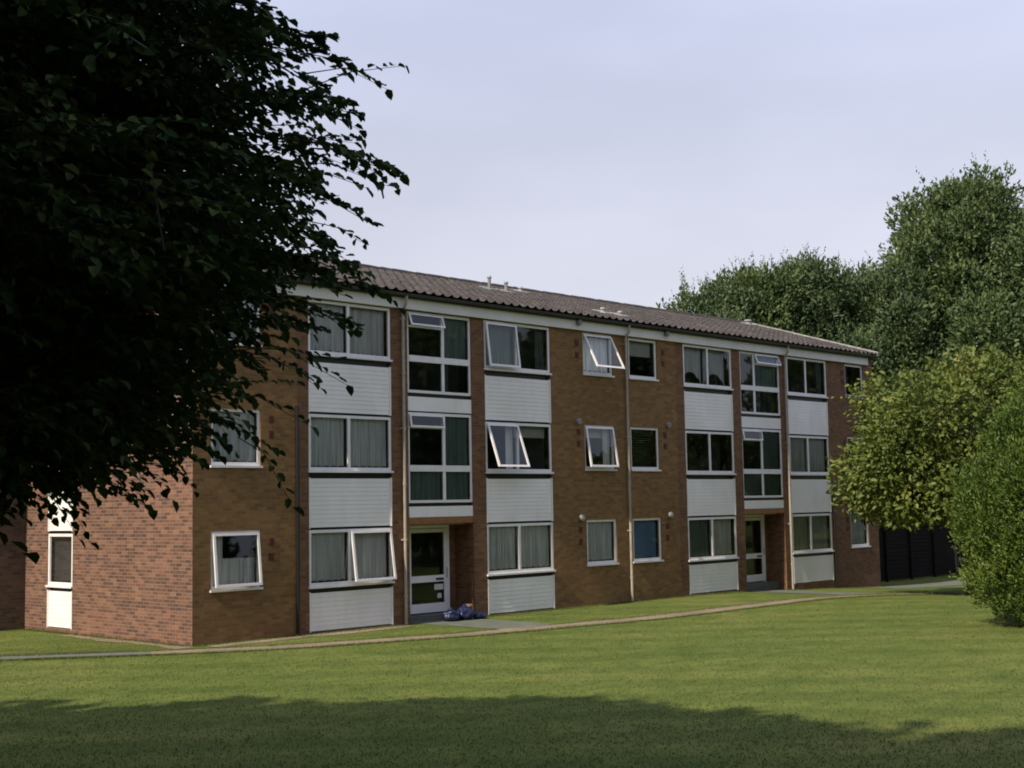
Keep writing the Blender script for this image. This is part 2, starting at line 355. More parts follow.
# brick front in three tones of brick as laid
hs = lambda a, b: [h for h in holes if h[0] >= a - .01 and h[1] <= b + .01]
wall('front_wall', front, 0, 2.65, -.7, 7.72, hs(0, 2.65), M['brick_front'])
wall('pier_wall', front, 2.65, 10.95, -.7, 7.72, hs(2.65, 10.95), M['brick_pier'])
wall('front_wall', front, 10.95, 16.4, -.7, 7.72, hs(10.95, 16.4), M['brick_front'])
wall('pier_wall', front, 16.4, 27.96, -.7, 7.72, hs(16.4, 27.96), M['brick_pier'])
EB = (4.90, 6.06)
wall('end_wall', endm, 0, 10, -.7, 7.72, [(EB[0], EB[1], .06, 7.45)], M['brick_end'])
for X, s in ((.0, 1), (27.96, -1)):
    MB().quad((X, -.0, 7.72), (X, 10, 7.72), (X, 5, 9.33)).build('gable', M['brick_end'], BL, recalc=False)
wall('side_wall', lambda u, v, z: (27.96 + v, u, z), 0, 10, -.9, 7.72, [], M['brick_pier'])
wall('rear_wall', lambda u, v, z: (u, 10 + v, z), 0, 27.96, -.9, 7.72, [], M['brick_pier'])
ib = MB()
for z in (-.02, 2.36, 4.93, 7.36):
    ib.box(.27, 27.7, 1.0 if z < 1 else .30, 9.7, z, z + .12)
ib.box(.27, 27.7, 4.3, 4.4, .1, 7.3)
for x in (2.2, 5.62, 8.26, 10.98, 13.9, 16.6, 19.5, 22.2, 24.9):
    ib.box(x - .06, x + .06, .75 if x in (5.62, 8.26, 19.5, 22.2) else .3, 4.3, .1, 7.35)
ib.build('interior_partition', M['interior'], BL)

def curtain(mp, u0, u1, z0, z1, mat, parent, v=-.14, name='curtain', amp=.022, fold=.11, seed=0):
    b = MB(); n = max(6, int((u1 - u0) / .02)); rnd = random.Random(seed)
    ph = rnd.random() * 6; ws = rnd.uniform(.8, 1.25)
    zs = [z0, (z0 + z1) / 2, z1]
    for i in range(n + 1):
        u = u0 + (u1 - u0) * i / n
        for k, z in enumerate(zs):
            b.v.append(mp(u, v + amp * (1 - .3 * k) * math.sin(6.283 * u / (fold * ws) + ph + 1.4 * math.sin(u * 5 + ph)), z + (.012 * math.sin(u * 30 + ph) if k == 0 else 0)))
    for i in range(n):
        for k in range(2): q = i * 3 + k; b.f.append((q, q + 3, q + 4, q + 1))
    return b.build(name, mat, parent, smooth=True, recalc=False)
def rectframe(b, mp, u0, u1, z0, z1, t, v0, v1, ang=0, hinge='top'):
    """four bars and returns a point mapper for a tilted sash"""
    s, c = math.sin(R(ang)), math.cos(R(ang))
    def q(u, v, z):
        d = z1 - z; return mp(u, v + s * d * 1.0 + (c - 1) * 0, z1 - c * d + s * (v - v0) * .0)
    for a in ((u0, u1, z1 - t, z1), (u0, u1, z0, z0 + t), (u0, u0 + t, z0 + t, z1 - t), (u1 - t, u1, z0 + t, z1 - t)):
        A, B, C, D = a
        b.hexa([q(A, v0, C), q(B, v0, C), q(B, v1, C), q(A, v1, C), q(A, v0, D), q(B, v0, D), q(B, v1, D), q(A, v1, D)])
    return q
SEED = [0]
def content(mp, kind, u0, u1, z0, z1, win):
    SEED[0] += 1; s = SEED[0]; h = z1 - z0; w = u1 - u0
    for k in kind.split('+'):
        if k == 'net': curtain(mp, u0, u1, z0 + .03, z1, M['net'], win, seed=s)
        elif k == 'drape': curtain(mp, u0, u1, z0 + .02, z1, M['drape'], win, seed=s, v=-.16)
        elif k == 'green': curtain(mp, u0, u1, z0 + .02, z1, M['greendrape'], win, seed=s, v=-.16, fold=.16)
        elif k == 'obscure': curtain(mp, u0, u1, z0, z1, M['obscure'], win, seed=s, v=-.12, amp=.002, name='obscured_panel')
        elif k == 'blue': curtain(mp, u0, u1, z0 + .02, z1, M['bluecloth'], win, seed=s, v=-.16, amp=.004, name='blind')
        elif k == 'left': curtain(mp, u0, u0 + w * .28, z0, z1, M['drape'], win, seed=s, v=-.15)
        elif k == 'right': curtain(mp, u1 - w * .26, u1, z0, z1, M['drape'], win, seed=s, v=-.15)
        elif k == 'darkright': curtain(mp, u1 - w * .3, u1, z0, z1, M['darkdrape'], win, seed=s, v=-.15)
        elif k == 'darkleft': curtain(mp, u0, u0 + w * .3, z0, z1, M['darkdrape'], win, seed=s, v=-.15)
        elif k == 'half': curtain(mp, u0, u1, z0, z0 + h * .52, M['net'], win, seed=s, v=-.15)
        elif k == 'blindtop': MB().mbox(mp, u0, u1, -.2, -.19, z1 - h * .26, z1).build('blind', M['blind'], win)
        elif k == 'blindhalf': MB().mbox(mp, u0, u1, -.2, -.19, z1 - h * .42, z1).build('blind', M['blind'], win)
        elif k == 'reflection_bars':
            b = MB()
            for j in range(14): z = z0 + .05 + j * (h - .08) / 14; b.hexa([mp(u0, -.23, z), mp(u1, -.23, z), mp(u1, -.20, z + .02), mp(u0, -.20, z + .02), mp(u0, -.23, z + .004), mp(u1, -.23, z + .004), mp(u1, -.20, z + .024), mp(u0, -.20, z + .024)])
            b.build('blind', M['greendrape'], win)  # thin bars standing in for horizontal reflections in the glass
        elif k == 'swag':
            b = MB(); n = 16
            for sgn in (0, 1):
                for i in range(n + 1):
                    t = i / n; u = u0 + w * t
                    zb = z0 + h * (.42 * (t if sgn == 0 else 0) + .0)
                pass
            pts = []
            for i in range(n + 1):
                t = i / n; tt = t if mp(0, 0, 0) is None else t
                pts.append((u0 + w * t, z0 + h * .34 * math.sin(math.pi * min(1, t * 1.0)) ** .9))
            for i in range(n):
                (a, za), (c, zc) = pts[i], pts[i + 1]
                va, vc = -.22 + .02 * math.sin(i * 1.9), -.22 + .02 * math.sin((i + 1) * 1.9)
                b.quad(mp(a, va, za), mp(c, vc, zc), mp(c, vc, z1), mp(a, va, z1))
            b.build('curtain', M['net'], win, recalc=False)
def window(mp, u0, u1, z0, z1, lights, v=-.06, mull=None, t=.065, sill=True, label=None, parent=BL, deep=.05):
    """lights: list of (content, open angle); casement sashes hung at the top"""
    n = len(lights); us = [u0 + t] ; mull = mull or [u0 + (u1 - u0) * (i + 1) / n for i in range(n - 1)]
    b = MB()
    for a in ((u0, u1, z1 - t, z1), (u0, u1, z0, z0 + t + .02), (u0, u0 + t, z0 + t + .02, z1 - t), (u1 - t, u1, z0 + t + .02, z1 - t)):
        b.mbox(mp, a[0], a[1], v - deep, v, a[2], a[3])
    for mm in mull: b.mbox(mp, mm - t * .6, mm + t * .6, v - deep, v + .002, z0 + t + .02, z1 - t)
    win = b.build('window', M['white'], parent)
    if label: win['label'] = label
    if sill: MB().mbox(mp, u0 - .03, u1 + .03, v - deep + .003, max(v + .05, .045), z0 - .035, z0 + .01).build('sill', M['white'], win)
    edges = [u0 + t * .4] + mull + [u1 - t * .4]
    for i, (kind, ang) in enumerate(lights):
        a = edges[i] + (t * .6 if i else t * .6); c = edges[i + 1] - t * .6; zb, zt = z0 + t + .02, z1 - t
        if ang:
            sb = MB(); q = rectframe(sb, mp, a - .02, c + .02, zb - .03, zt + .02, .055, v + .004, v + .045, ang)
            sb.build('sash', M['white'], win)
            MB().quad(q(a + .03, v + .02, zb + .02), q(c - .03, v + .02, zb + .02), q(c - .03, v + .02, zt - .03), q(a + .03, v + .02, zt - .03)).build('pane', M['glass'], win, recalc=False)
        else:
            MB().quad(mp(a, v - .02, zb), mp(c, v - .02, zb), mp(c, v - .02, zt), mp(a, v - .02, zt)).build('pane', M['glass'], win, recalc=False)
        if kind: content(mp, kind, a, c, zb, zt, win)
    return win
def clad(mp, u0, u1, z0, z1, parent=BL, pitch=.102, plain=False):
    b = MB(); v0 = -.02
    if plain: b.mbox(mp, u0, u1, -.06, v0, z0, z1)
    else:
        n = max(2, round((z1 - z0 - .04) / pitch)); p = (z1 - z0 - .04) / n
        for i in range(n):
            za = z0 + .02 + i * p
            b.hexa([mp(u0 + .02, -.05, za), mp(u1 - .02, -.05, za), mp(u1 - .02, v0 + .007, za), mp(u0 + .02, v0 + .007, za),
                    mp(u0 + .02, -.05, za + p - .0015), mp(u1 - .02, -.05, za + p - .0015), mp(u1 - .02, v0 + .001, za + p - .0015), mp(u0 + .02, v0 + .001, za + p - .0015)])
        for a, c in ((u0, u0 + .035), (u1 - .035, u1)): b.mbox(mp, a, c, -.07, v0 + .028, z0, z1)
    return b.build('cladding_panel', M['clad'], parent)
def backing(mp, u0, u1, bars, parent=BL):
    """dark gaps between panel and window: black strips set back"""
    for z0, z1 in bars: MB().mbox(mp, u0, u1, -.12, -.075, z0, z1).build('gap_shade_strip', M['black'], parent)  # black strip painted in for the shadow gap under the sill
def bay(mp, u0, u1, lv, mullion, z_bot=.0):
    gaps = [(0.79, 1.0), (3.30, 3.55), (5.88, 6.14), (2.20, 2.30), (4.76, 4.86)]
    backing(mp, u0, u1, gaps)
    for (z0, z1) in ((z_bot, .865), (2.255, 3.375), (4.815, 5.965)): clad(mp, u0, u1, z0, z1)
    for (z0, z1), lights in zip(LV, lv): window(mp, u0, u1, z0, z1, lights, v=-.01, mull=[mullion])
bay(front, *BAYS[0], [[('net', 0), ('drape', 8)], [('net', 0), ('net', 0)], [('net', 0), ('drape', 0)]], 4.11)
bay(front, *BAYS[1], [[('net', 0), ('net', 0)], [('right', 20), ('blindtop', 0)], [('green', 7), ('darkright', 0)]], 9.66)
bay(front, *BAYS[2], [[('green', 0), ('drape', 0)], [('', 0), ('', 0)], [('swag', 0), ('swag', 0)]], 18.03)
bay(front, *BAYS[3], [[('net', 0), ('drape', 0)], [('net', 0), ('net', 0)], [('', 0), ('darkright', 0)]], 23.55)
SG = [[('left+half', 6), ('net', 0), ('net', 0)], [('net', 0), ('right', 9), ('blindhalf', 27)], [('blue', 0), ('reflection_bars', 0), ('blindhalf', 0)], [('net', 0), ('green', 0), ('darkleft', 0)]]
SG = [[[('left+half', 6)], [('net', 0)], [('net', 0)]], [[('net', 0)], [('right+blindtop', 9)], [('net', 27)]], [[('blue', 0)], [('reflection_bars', 0)], [('blindhalf', 0)]], [[('net', 0)], [('green', 0)], [('darkleft', 0)]]]
for (a, b_), s in zip(SINGLES, SG):
    for (z0, z1), li in zip(WL, s): window(front, a, b_, z0, z1, li, v=-.03)
# end wall bay
backing(endm, *EB, [(0.82, 1.06), (3.36, 3.66), (5.96, 6.24), (2.20, 2.30), (4.76, 4.90)])
for (z0, z1) in ((.06, .92), (2.27, 3.46), (4.86, 6.05)): clad(endm, *EB, z0, z1)
for (z0, z1) in ((1.02, 2.22), (3.60, 4.80), (6.18, 7.40)): window(endm, *EB, z0, z1, [('net', 0)], v=-.01)
# stair bays
def stair_glazing(u0, u1, mull, z0, z1, tz, vent, cont):
    t = .065; v = -.03; b = MB()
    for a in ((u0, u1, z1 - t, z1), (u0, u1, z0, z0 + t), (u0, u0 + t, z0 + t, z1 - t), (u1 - t, u1, z0 + t, z1 - t)): b.mbox(front, a[0], a[1], v - .05, v, a[2], a[3])
    b.mbox(front, u0 + t, u1 - t, v - .05, v + .012, tz - .075, tz + .075)
    b.mbox(front, mull - .045, mull + .045, v - .052, v + .003, z0 + t, tz - .075); b.mbox(front, mull - .045, mull + .045, v - .052, v + .003, tz + .075, z1 - t)
    va, vb = (u0 + t, mull - .045) if vent == 'l' else (mull + .045, u1 - t)
    b.mbox(front, va, vb, v - .05, v + .001, z1 - .38, z1 - .33)
    win = b.build('window', M['white'], BL); win['label'] = 'tall four-light stair window with a small open top vent'
    sb = MB(); q = rectframe(sb, front, va - .02, vb + .02, z1 - .36, z1 - t + .02, .045, v + .004, v + .04, 9 if z0 < 4 else 20); sb.build('sash', M['white'], win)
    MB().quad(q(va, v + .02, z1 - .33), q(vb, v + .02, z1 - .33), q(vb, v + .02, z1 - t), q(va, v + .02, z1 - t)).build('pane', M['glass'], win, recalc=False)
    for (a, c) in ((u0 + t, mull - .045), (mull + .045, u1 - t)):
        top = z1 - .38 if (a, c) == (va, vb) else z1 - t
        for (p, r) in ((z0 + t, tz - .075), (tz + .075, top)):
            MB().quad(front(a, v - .02, p), front(c, v - .02, p), front(c, v - .02, r), front(a, v - .02, r)).build('pane', M['glass'], win, recalc=False)
    for k, (a, c, lo, hi) in zip(cont, ((u0 + .07, mull - .05, tz, z1), (mull + .05, u1 - .07, tz, z1), (u0 + .07, mull - .05, z0, tz), (mull + .05, u1 - .07, z0, tz))):
        if k: content(front, k, a, c, lo, hi, win)
for (u0, u1), ml, vn in ((STAIRS[0], (7.08, 7.08), 'll'), (STAIRS[1], (20.85, 20.54), 'lr')):
    stair_glazing(u0, u1, ml[0], 2.78, 4.93, 3.6, vn[0], ['', 'obscure', 'obscure', 'obscure'])
    stair_glazing(u0, u1, ml[1], 5.40, 7.35, 6.22, vn[1], ['', 'obscure', '', 'darkleft'])
    clad(front, u0, u1, 2.44, 2.695, plain=True); clad(front, u0, u1, 4.965, 5.305, plain=True)
    backing(front, u0, u1, [(2.69, 2.80), (4.90, 4.985), (5.29, 5.42)])
    MB().mbox(front, u0, u1, -.30, -.01, 2.28, 2.43).build('lintel', M['timber'], BL)
    MB().mbox(front, u0, u1, -.66, -.31, 2.24, 2.40).build('soffit', M['soffit'], BL)
    # porch side walls and floor slab
    for x in (u0, u1):
        pw = MB().quad((x, .25, -.5), (x, .68, -.5), (x, .68, 2.3), (x, .25, 2.3))
        if x == u1: pw.v += [(u1 - .27, .68, -.5), (u1 - .27, .68, 2.3)]; pw.f.append((1, 4, 5, 2))
        pw.build('porch_wall', M['brick_pier'], BL, recalc=False)
    MB().box(u0 + .003, u1 - .003, .3, .9, -.5, .10).build('doorstep', M['concrete'], BL)
    # door: white framed glazed door
    a, c = u0 + .42, u1 - .275; y = .60; d = MB()
    d.box(a, a + .07, y, y + .08, .103, 2.235); d.box(c - .07, c, y, y + .08, .103, 2.235); d.box(a + .07, c - .07, y, y + .08, 2.165, 2.235); d.box(a - .418, a, y + .03, y + .07, .103, 2.235)
    d.box(a + .07, a + .17, y + .01, y + .055, .13, 2.15); d.box(c - .17, c - .07, y + .01, y + .055, .13, 2.15)
    d.box(a + .17, c - .17, y + .01, y + .055, .13, .35); d.box(a + .17, c - .17, y + .01, y + .055, .86, 1.02); d.box(a + .17, c - .17, y + .01, y + .055, 2.06, 2.15)
    dr = d.build('door', M['white'], BL)
    for (p, r) in ((.35, .86), (1.02, 2.06)): MB().quad((a + .17, y + .03, p), (c - .17, y + .03, p), (c - .17, y + .03, r), (a + .17, y + .03, r)).build('pane', M['glass'], dr, recalc=False)
    MB().box(c - .45, c - .2, y, y + .012, .90, .95).build('letter_plate', M['black'], dr)
    MB().tube([(c - .12, y - .04, .95), (c - .12, y - .04, 1.2)], .012).build('handle', M['grey'], dr)
    if u0 < 10:
        MB().box(c - .50, c - .2, y + .018, y + .024, .66, .80).box(c - .40, c - .26, y + .018, y + .024, .46, .58).build('notice', M['blind'], dr)
# fascia, gutter, pipes
MB().box(-.06, 27.56, -.09, -.003, 7.375, 7.70).build('fascia', M['fascia'], BL)
g = MB(); n = 10
prof = [(-.215 + .065 * math.cos(t), 7.715 + .065 * math.sin(t)) for t in [math.pi + math.pi * i / 8 for i in range(9)]]
prof += [(-.215 + .057 * math.cos(t), 7.715 + .057 * math.sin(t)) for t in [2 * math.pi - math.pi * i / 8 for i in range(9)]]
k = len(prof)
for x in (-.2, 28.02):
    for (y, z) in prof: g.v.append((x, y, z))
g.f += [(i, (i + 1) % k, k + (i + 1) % k, k + i) for i in range(k)]; g.build('gutter', M['gutter'], BL)
MB().box(-.19, 28.01, -.15, -.092, 7.62, 7.69).build('gutter_board', M['gutter'], BL)
for x in (5.70, 14.04, 22.2):
    p = MB(); p.tube([(x, -.075, gh(x, 0) + .02), (x, -.075, 7.30), (x, -.20, 7.48), (x, -.215, 7.67)], .036, 10)
    for z in (.6, 1.9, 3.2, 4.5, 5.8, 7.1): p.tube([(x, -.075, z), (x, -.075, z + .06)], .046, 10)
    for z in (1.93, 4.53, 7.13): p.box(x - .06, x + .06, -.04, -.002, z - .02, z + .02)
    p.build('downpipe', M['pipe'], BL)
for x, zt in ((2.63, 4.95), (24.95, 3.1)):
    MB().tube([(x, -.045, -.35), (x, -.045, zt)], .042, 8).build('downpipe', M['black'], BL)['label'] = 'slim black pipe ending part way up the wall'
# flues and air bricks
for x, z in ((11.97, 4.90), (12.02, 2.32), (15.92, 4.92), (15.92, 2.33)):
    f = MB(); f.tube([(x, -.003, z), (x, -.10, z)], [.07, .085], 12); f.tube([(x, -.10, z), (x, -.12, z)], .045, 12); f.build('flue', M['lead'], BL)
for x in (11.98, 15.85):
    f = MB(); f.tube([(x, -.093, 7.56), (x, -.19, 7.56)], [.07, .085], 12); f.tube([(x, -.19, 7.56), (x, -.21, 7.56)], .05, 12); f.build('flue', M['grey'], BL)
for x in (1.95, 12.02, 15.82, 25.88):
    for z in ((4.62, 4.30), (2.0, 1.68), (7.02, 6.70)):
        for zz in z:
            a = MB(); a.box(x - .07, x + .07, -.012, -.002, zz - .08, zz + .08)
            for i in range(4): a.box(x - .06, x + .06, -.022, -.0125, zz - .06 + i * .035, zz - .045 + i * .035)
            a.build('air_brick', M['terracotta'], BL)
# roof
def slope(name, y0, z0, y1, z1, x0, x1, parent=BL):
    b = MB(); per = .30; nx = int((x1 - x0) / per) * 8; rows = 14
    dy, dz = (y1 - y0) / rows, (z1 - z0) / rows; nl = math.hypot(y1 - y0, z1 - z0); ny, nzz = -(z1 - z0) / nl * (1 if y1 > y0 else -1), abs(y1 - y0) / nl
    for r in range(rows):
        for e in (0, 1):
            for i in range(nx + 1):
                x = x0 + (x1 - x0) * i / nx; ph = (x - x0) / per % 1
                h = .05 * (math.sin(math.pi * ph / .45) if ph < .45 else -.25 * math.sin(math.pi * (ph - .45) / .55)) + (.014 if e == 0 else 0) + .012 * noise.noise(Vector((int(x / per) * 3.1, r * 2.7, 1)))
                yy, zz = y0 + dy * (r + e * 1.02), z0 + dz * (r + e * 1.02)
                b.v.append((x, yy + ny * h * (1 if y1 > y0 else -1) * (1 if y1 > y0 else 1), zz + nzz * h))
    for r in range(2 * rows - 1):
        for i in range(nx): q = r * (nx + 1) + i; b.f.append((q, q + 1, q + nx + 2, q + nx + 1))
    return b.build(name, M['roof'], parent, recalc=False)
rf = slope('roof', -.27, 7.755, 5, 9.38, -.15, 27.98)
slope('roof', 10.3, 7.755, 5, 9.38, -.15, 27.98)
b = MB()
for i in range(62): x = -.15 + i * .4538; b.tube([(x, 5, 9.37), (x + .46, 5, 9.37 + .01 * math.sin(i * 2.1))], [.125, .115], 10)
b.build('ridge_tiles', M['roof'], rf)
for x in (27.86, -.15):
    q = MB(); q.hexa([(x, -.29, 7.70), (x + .15, -.29, 7.70), (x + .15, 5, 9.32), (x, 5, 9.32), (x, -.31, 7.845), (x + .15, -.31, 7.845), (x + .15, 5, 9.47), (x, 5, 9.47)])
    q.hexa([(x, 5.0, 9.32), (x + .15, 5.0, 9.32), (x + .15, 10.3, 7.70), (x, 10.3, 7.70), (x, 5.0, 9.47), (x + .15, 5.0, 9.47), (x + .15, 10.3, 7.845), (x, 10.3, 7.845)])
    q.build('verge', M['lead'], rf)
def vent_pipe(px_x, y, h, r, mat):
    z = 7.755 + (y + .27) / 5.27 * 1.625
    p = MB(); p.tube([(px_x, y, z - .1), (px_x, y, z + h)], r, 10); p.tube([(px_x, y, z + h), (px_x, y, z + h + .05)], [r * 1.5, r * 1.1], 10)
    p.hexa([(px_x - .2, y - .25, z - .06), (px_x + .2, y - .25, z - .06), (px_x + .2, y + .25, z + .10), (px_x - .2, y + .25, z + .10), (px_x - .2, y - .25, z - .01), (px_x + .2, y - .25, z - .01), (px_x + .2, y + .25, z + .145), (px_x - .2, y + .25, z + .145)])
    p.build('vent_pipe', mat, rf)
vent_pipe(12.35, 3.6, .36, .05, M['grey']); vent_pipe(12.95, 3.5, .28, .05, M['grey']); vent_pipe(14.3, 4.2, .14, .06, M['lead'])
vent_pipe(14.3, .95, .13, .06, M['lead']); vent_pipe(14.9, .80, .11, .06, M['lead']); vent_pipe(27.3, 4.7, .15, .10, M['lead'])

# neighbouring wing on the left
WG = thing('apartment_wing', (-9, 12, -.4), 'shaded brick wing of the flats behind the tree, left of the sunlit end wall', 'building')
wing = lambda u, v, z: (u, 7.15 - v, z)
wh = [(a, a + 1.3, z0, z1) for a in (-4.2, -8.0, -11.8, -15.6) for z0, z1 in WL]
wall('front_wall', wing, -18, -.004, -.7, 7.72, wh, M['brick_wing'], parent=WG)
wall('side_wall', lambda u, v, z: (-18 - v, u, z), 7.15, 17, -.7, 7.72, [], M['brick_end'], parent=WG)
for a, c, z0, z1 in wh: window(wing, a, c, z0, z1, [('net', 0)], parent=WG, v=-.03)
MB().box(-17.7, -.3, 9, 16.6, .0, 7.3).build('interior_partition', M['interior'], WG)
MB().box(-18, -.004, 7.06, 7.145, 7.375, 7.70).build('fascia', M['fascia'], WG)
slope('roof', 6.85, 7.755, 12, 9.38, -18.15, -.16, WG); slope('roof', 17.3, 7.755, 12, 9.38, -18.15, -.16, WG)
MB().quad((-18, 7.15, 7.72), (-18, 16.9, 7.72), (-18, 12, 9.3)).build('gable', M['brick_end'], WG, recalc=False)

# ------------------------------------------------------------------ sacks by the left entrance
def sack(x, y, sx, sy, sz, mat, label, cat, seed, tie=True, z=None):
    import bmesh
    bm = bmesh.new(); bmesh.ops.create_icosphere(bm, subdivisions=4, radius=1)
    for v in bm.verts:
        c = v.co.copy(); nn = noise.noise(c * 1.6 + Vector((seed, 0, 0))) * .25 + noise.noise(c * 4 + Vector((0, seed, 0))) * .10 + noise.noise(c * 9) * .04
        k = 1 + nn; v.co = Vector((c.x * k * sx, c.y * k * sy, max(-.82, c.z * k) * sz))
        if tie and c.z > .8: v.co.z += (c.z - .8) * sz * 1.6; v.co.x *= .45; v.co.y *= .45
    me = bpy.data.meshes.new('rubbish_sack'); bm.to_mesh(me); bm.free(); me.materials.append(mat); me.polygons.foreach_set('use_smooth', [True] * len(me.polygons))
    o = bpy.data.objects.new('rubbish_sack' if tie else 'paper_bag', me); COL.objects.link(o); o.location = (x, y, (z if z is not None else gh(x, y) + .01) + sz * .82)
    return tag(o, label, cat)
sack(6.98, -.22, .24, .20, .15, M['bluebag'], 'left dark blue rubbish sack slumped beside the left entrance', 'rubbish sack', 3)
sack(7.42, -.25, .24, .21, .18, M['bluebag'], 'right dark blue rubbish sack leaning by the brick pier', 'rubbish sack', 8)
sack(7.88, -.28, .20, .17, .08, M['bluebag'], 'small flat dark blue sack lying before the brick pier', 'rubbish sack', 5)
sack(7.70, -.10, .12, .10, .06, M['tanbag'], 'small crumpled tan paper bag resting on the blue rubbish sacks', 'bag', 2, False, .22)

# ------------------------------------------------------------------ fence
FN = thing('wooden_fence', (28, 2, gh(30, 2)), 'dark creosoted board fence between the flats and the round conifer', 'fence')
pb = MB(); rnd = random.Random(4)
for i in range(13):
    z = -.45 + i * .152; pb.hexa([(28.05, 2.0, z), (38, 2.0, z), (38, 2.03, z), (28.05, 2.03, z), (28.05, 2.018, z + .155), (38, 2.018, z + .155), (38, 2.035, z + .155), (28.05, 2.035, z + .155)])
pb.build('board_panel', M['fence'], FN)
for i in range(6): x = 28.1 + i * 1.95; MB().box(x - .05, x + .05, 1.90, 1.998, -.6, 1.58).build('post', M['fence'], FN)
MB().box(28.03, 38.02, 1.96, 2.07, 1.533, 1.575).build('capping_rail', M['fence'], FN)

# ------------------------------------------------------------------ foliage
def mesh_np(name, V, F, mat, parent=None, attr=None, loc=(0, 0, 0)):
    org = ORG[parent.name] if parent is not None else Vector(loc)
    V = V - np.array(org[:]); me = bpy.data.meshes.new(name); k = F.shape[1]
    me.vertices.add(len(V)); me.vertices.foreach_set('co', V.astype(np.float32).ravel())
    me.loops.add(F.size); me.loops.foreach_set('vertex_index', F.astype(np.int32).ravel())
    me.polygons.add(len(F)); me.polygons.foreach_set('loop_start', np.arange(0, F.size, k, dtype=np.int32)); me.polygons.foreach_set('loop_total', np.full(len(F), k, dtype=np.int32))
    if attr is not None:
        a = me.attributes.new('v', 'FLOAT', 'FACE'); a.data.foreach_set('value', attr.astype(np.float32))
    me.update(calc_edges=True); me.materials.append(mat)
    o = bpy.data.objects.new(name, me); COL.objects.link(o)
    if parent is not None: o.parent = parent
    else: o.location = org
    ORG[o.name] = org; return o
def unit(a): return a / np.maximum(1e-9, np.linalg.norm(a, axis=1, keepdims=True))
def leaves(P, D, Nn, Lg, Wd, fold=.25):
    """leaf blades: base P, direction D, normal Nn, length Lg, width Wd -> verts, quads"""
    D = unit(D); S = unit(np.cross(D, Nn)); Nn = np.cross(S, D); n = len(P)
    Lg = Lg[:, None]; Wd = Wd[:, None]
    up = Nn * Wd * fold
    v = np.stack([P, P + D * Lg * .3 - S * Wd * .5 + up, P + D * Lg * .72 - S * Wd * .38 + up * .8, P + D * Lg - Nn * Lg * .06, P + D * Lg * .72 + S * Wd * .38 + up * .8, P + D * Lg * .3 + S * Wd * .5 + up], 1).reshape(-1, 3)
    i = np.arange(n)[:, None] * 6
    f = np.concatenate([i + np.array([[0, 1, 2, 3]]), i + np.array([[0, 3, 4, 5]])], 1).reshape(-1, 4)
    return v, f
def rv(n): return unit(RNG.normal(size=(n, 3)))

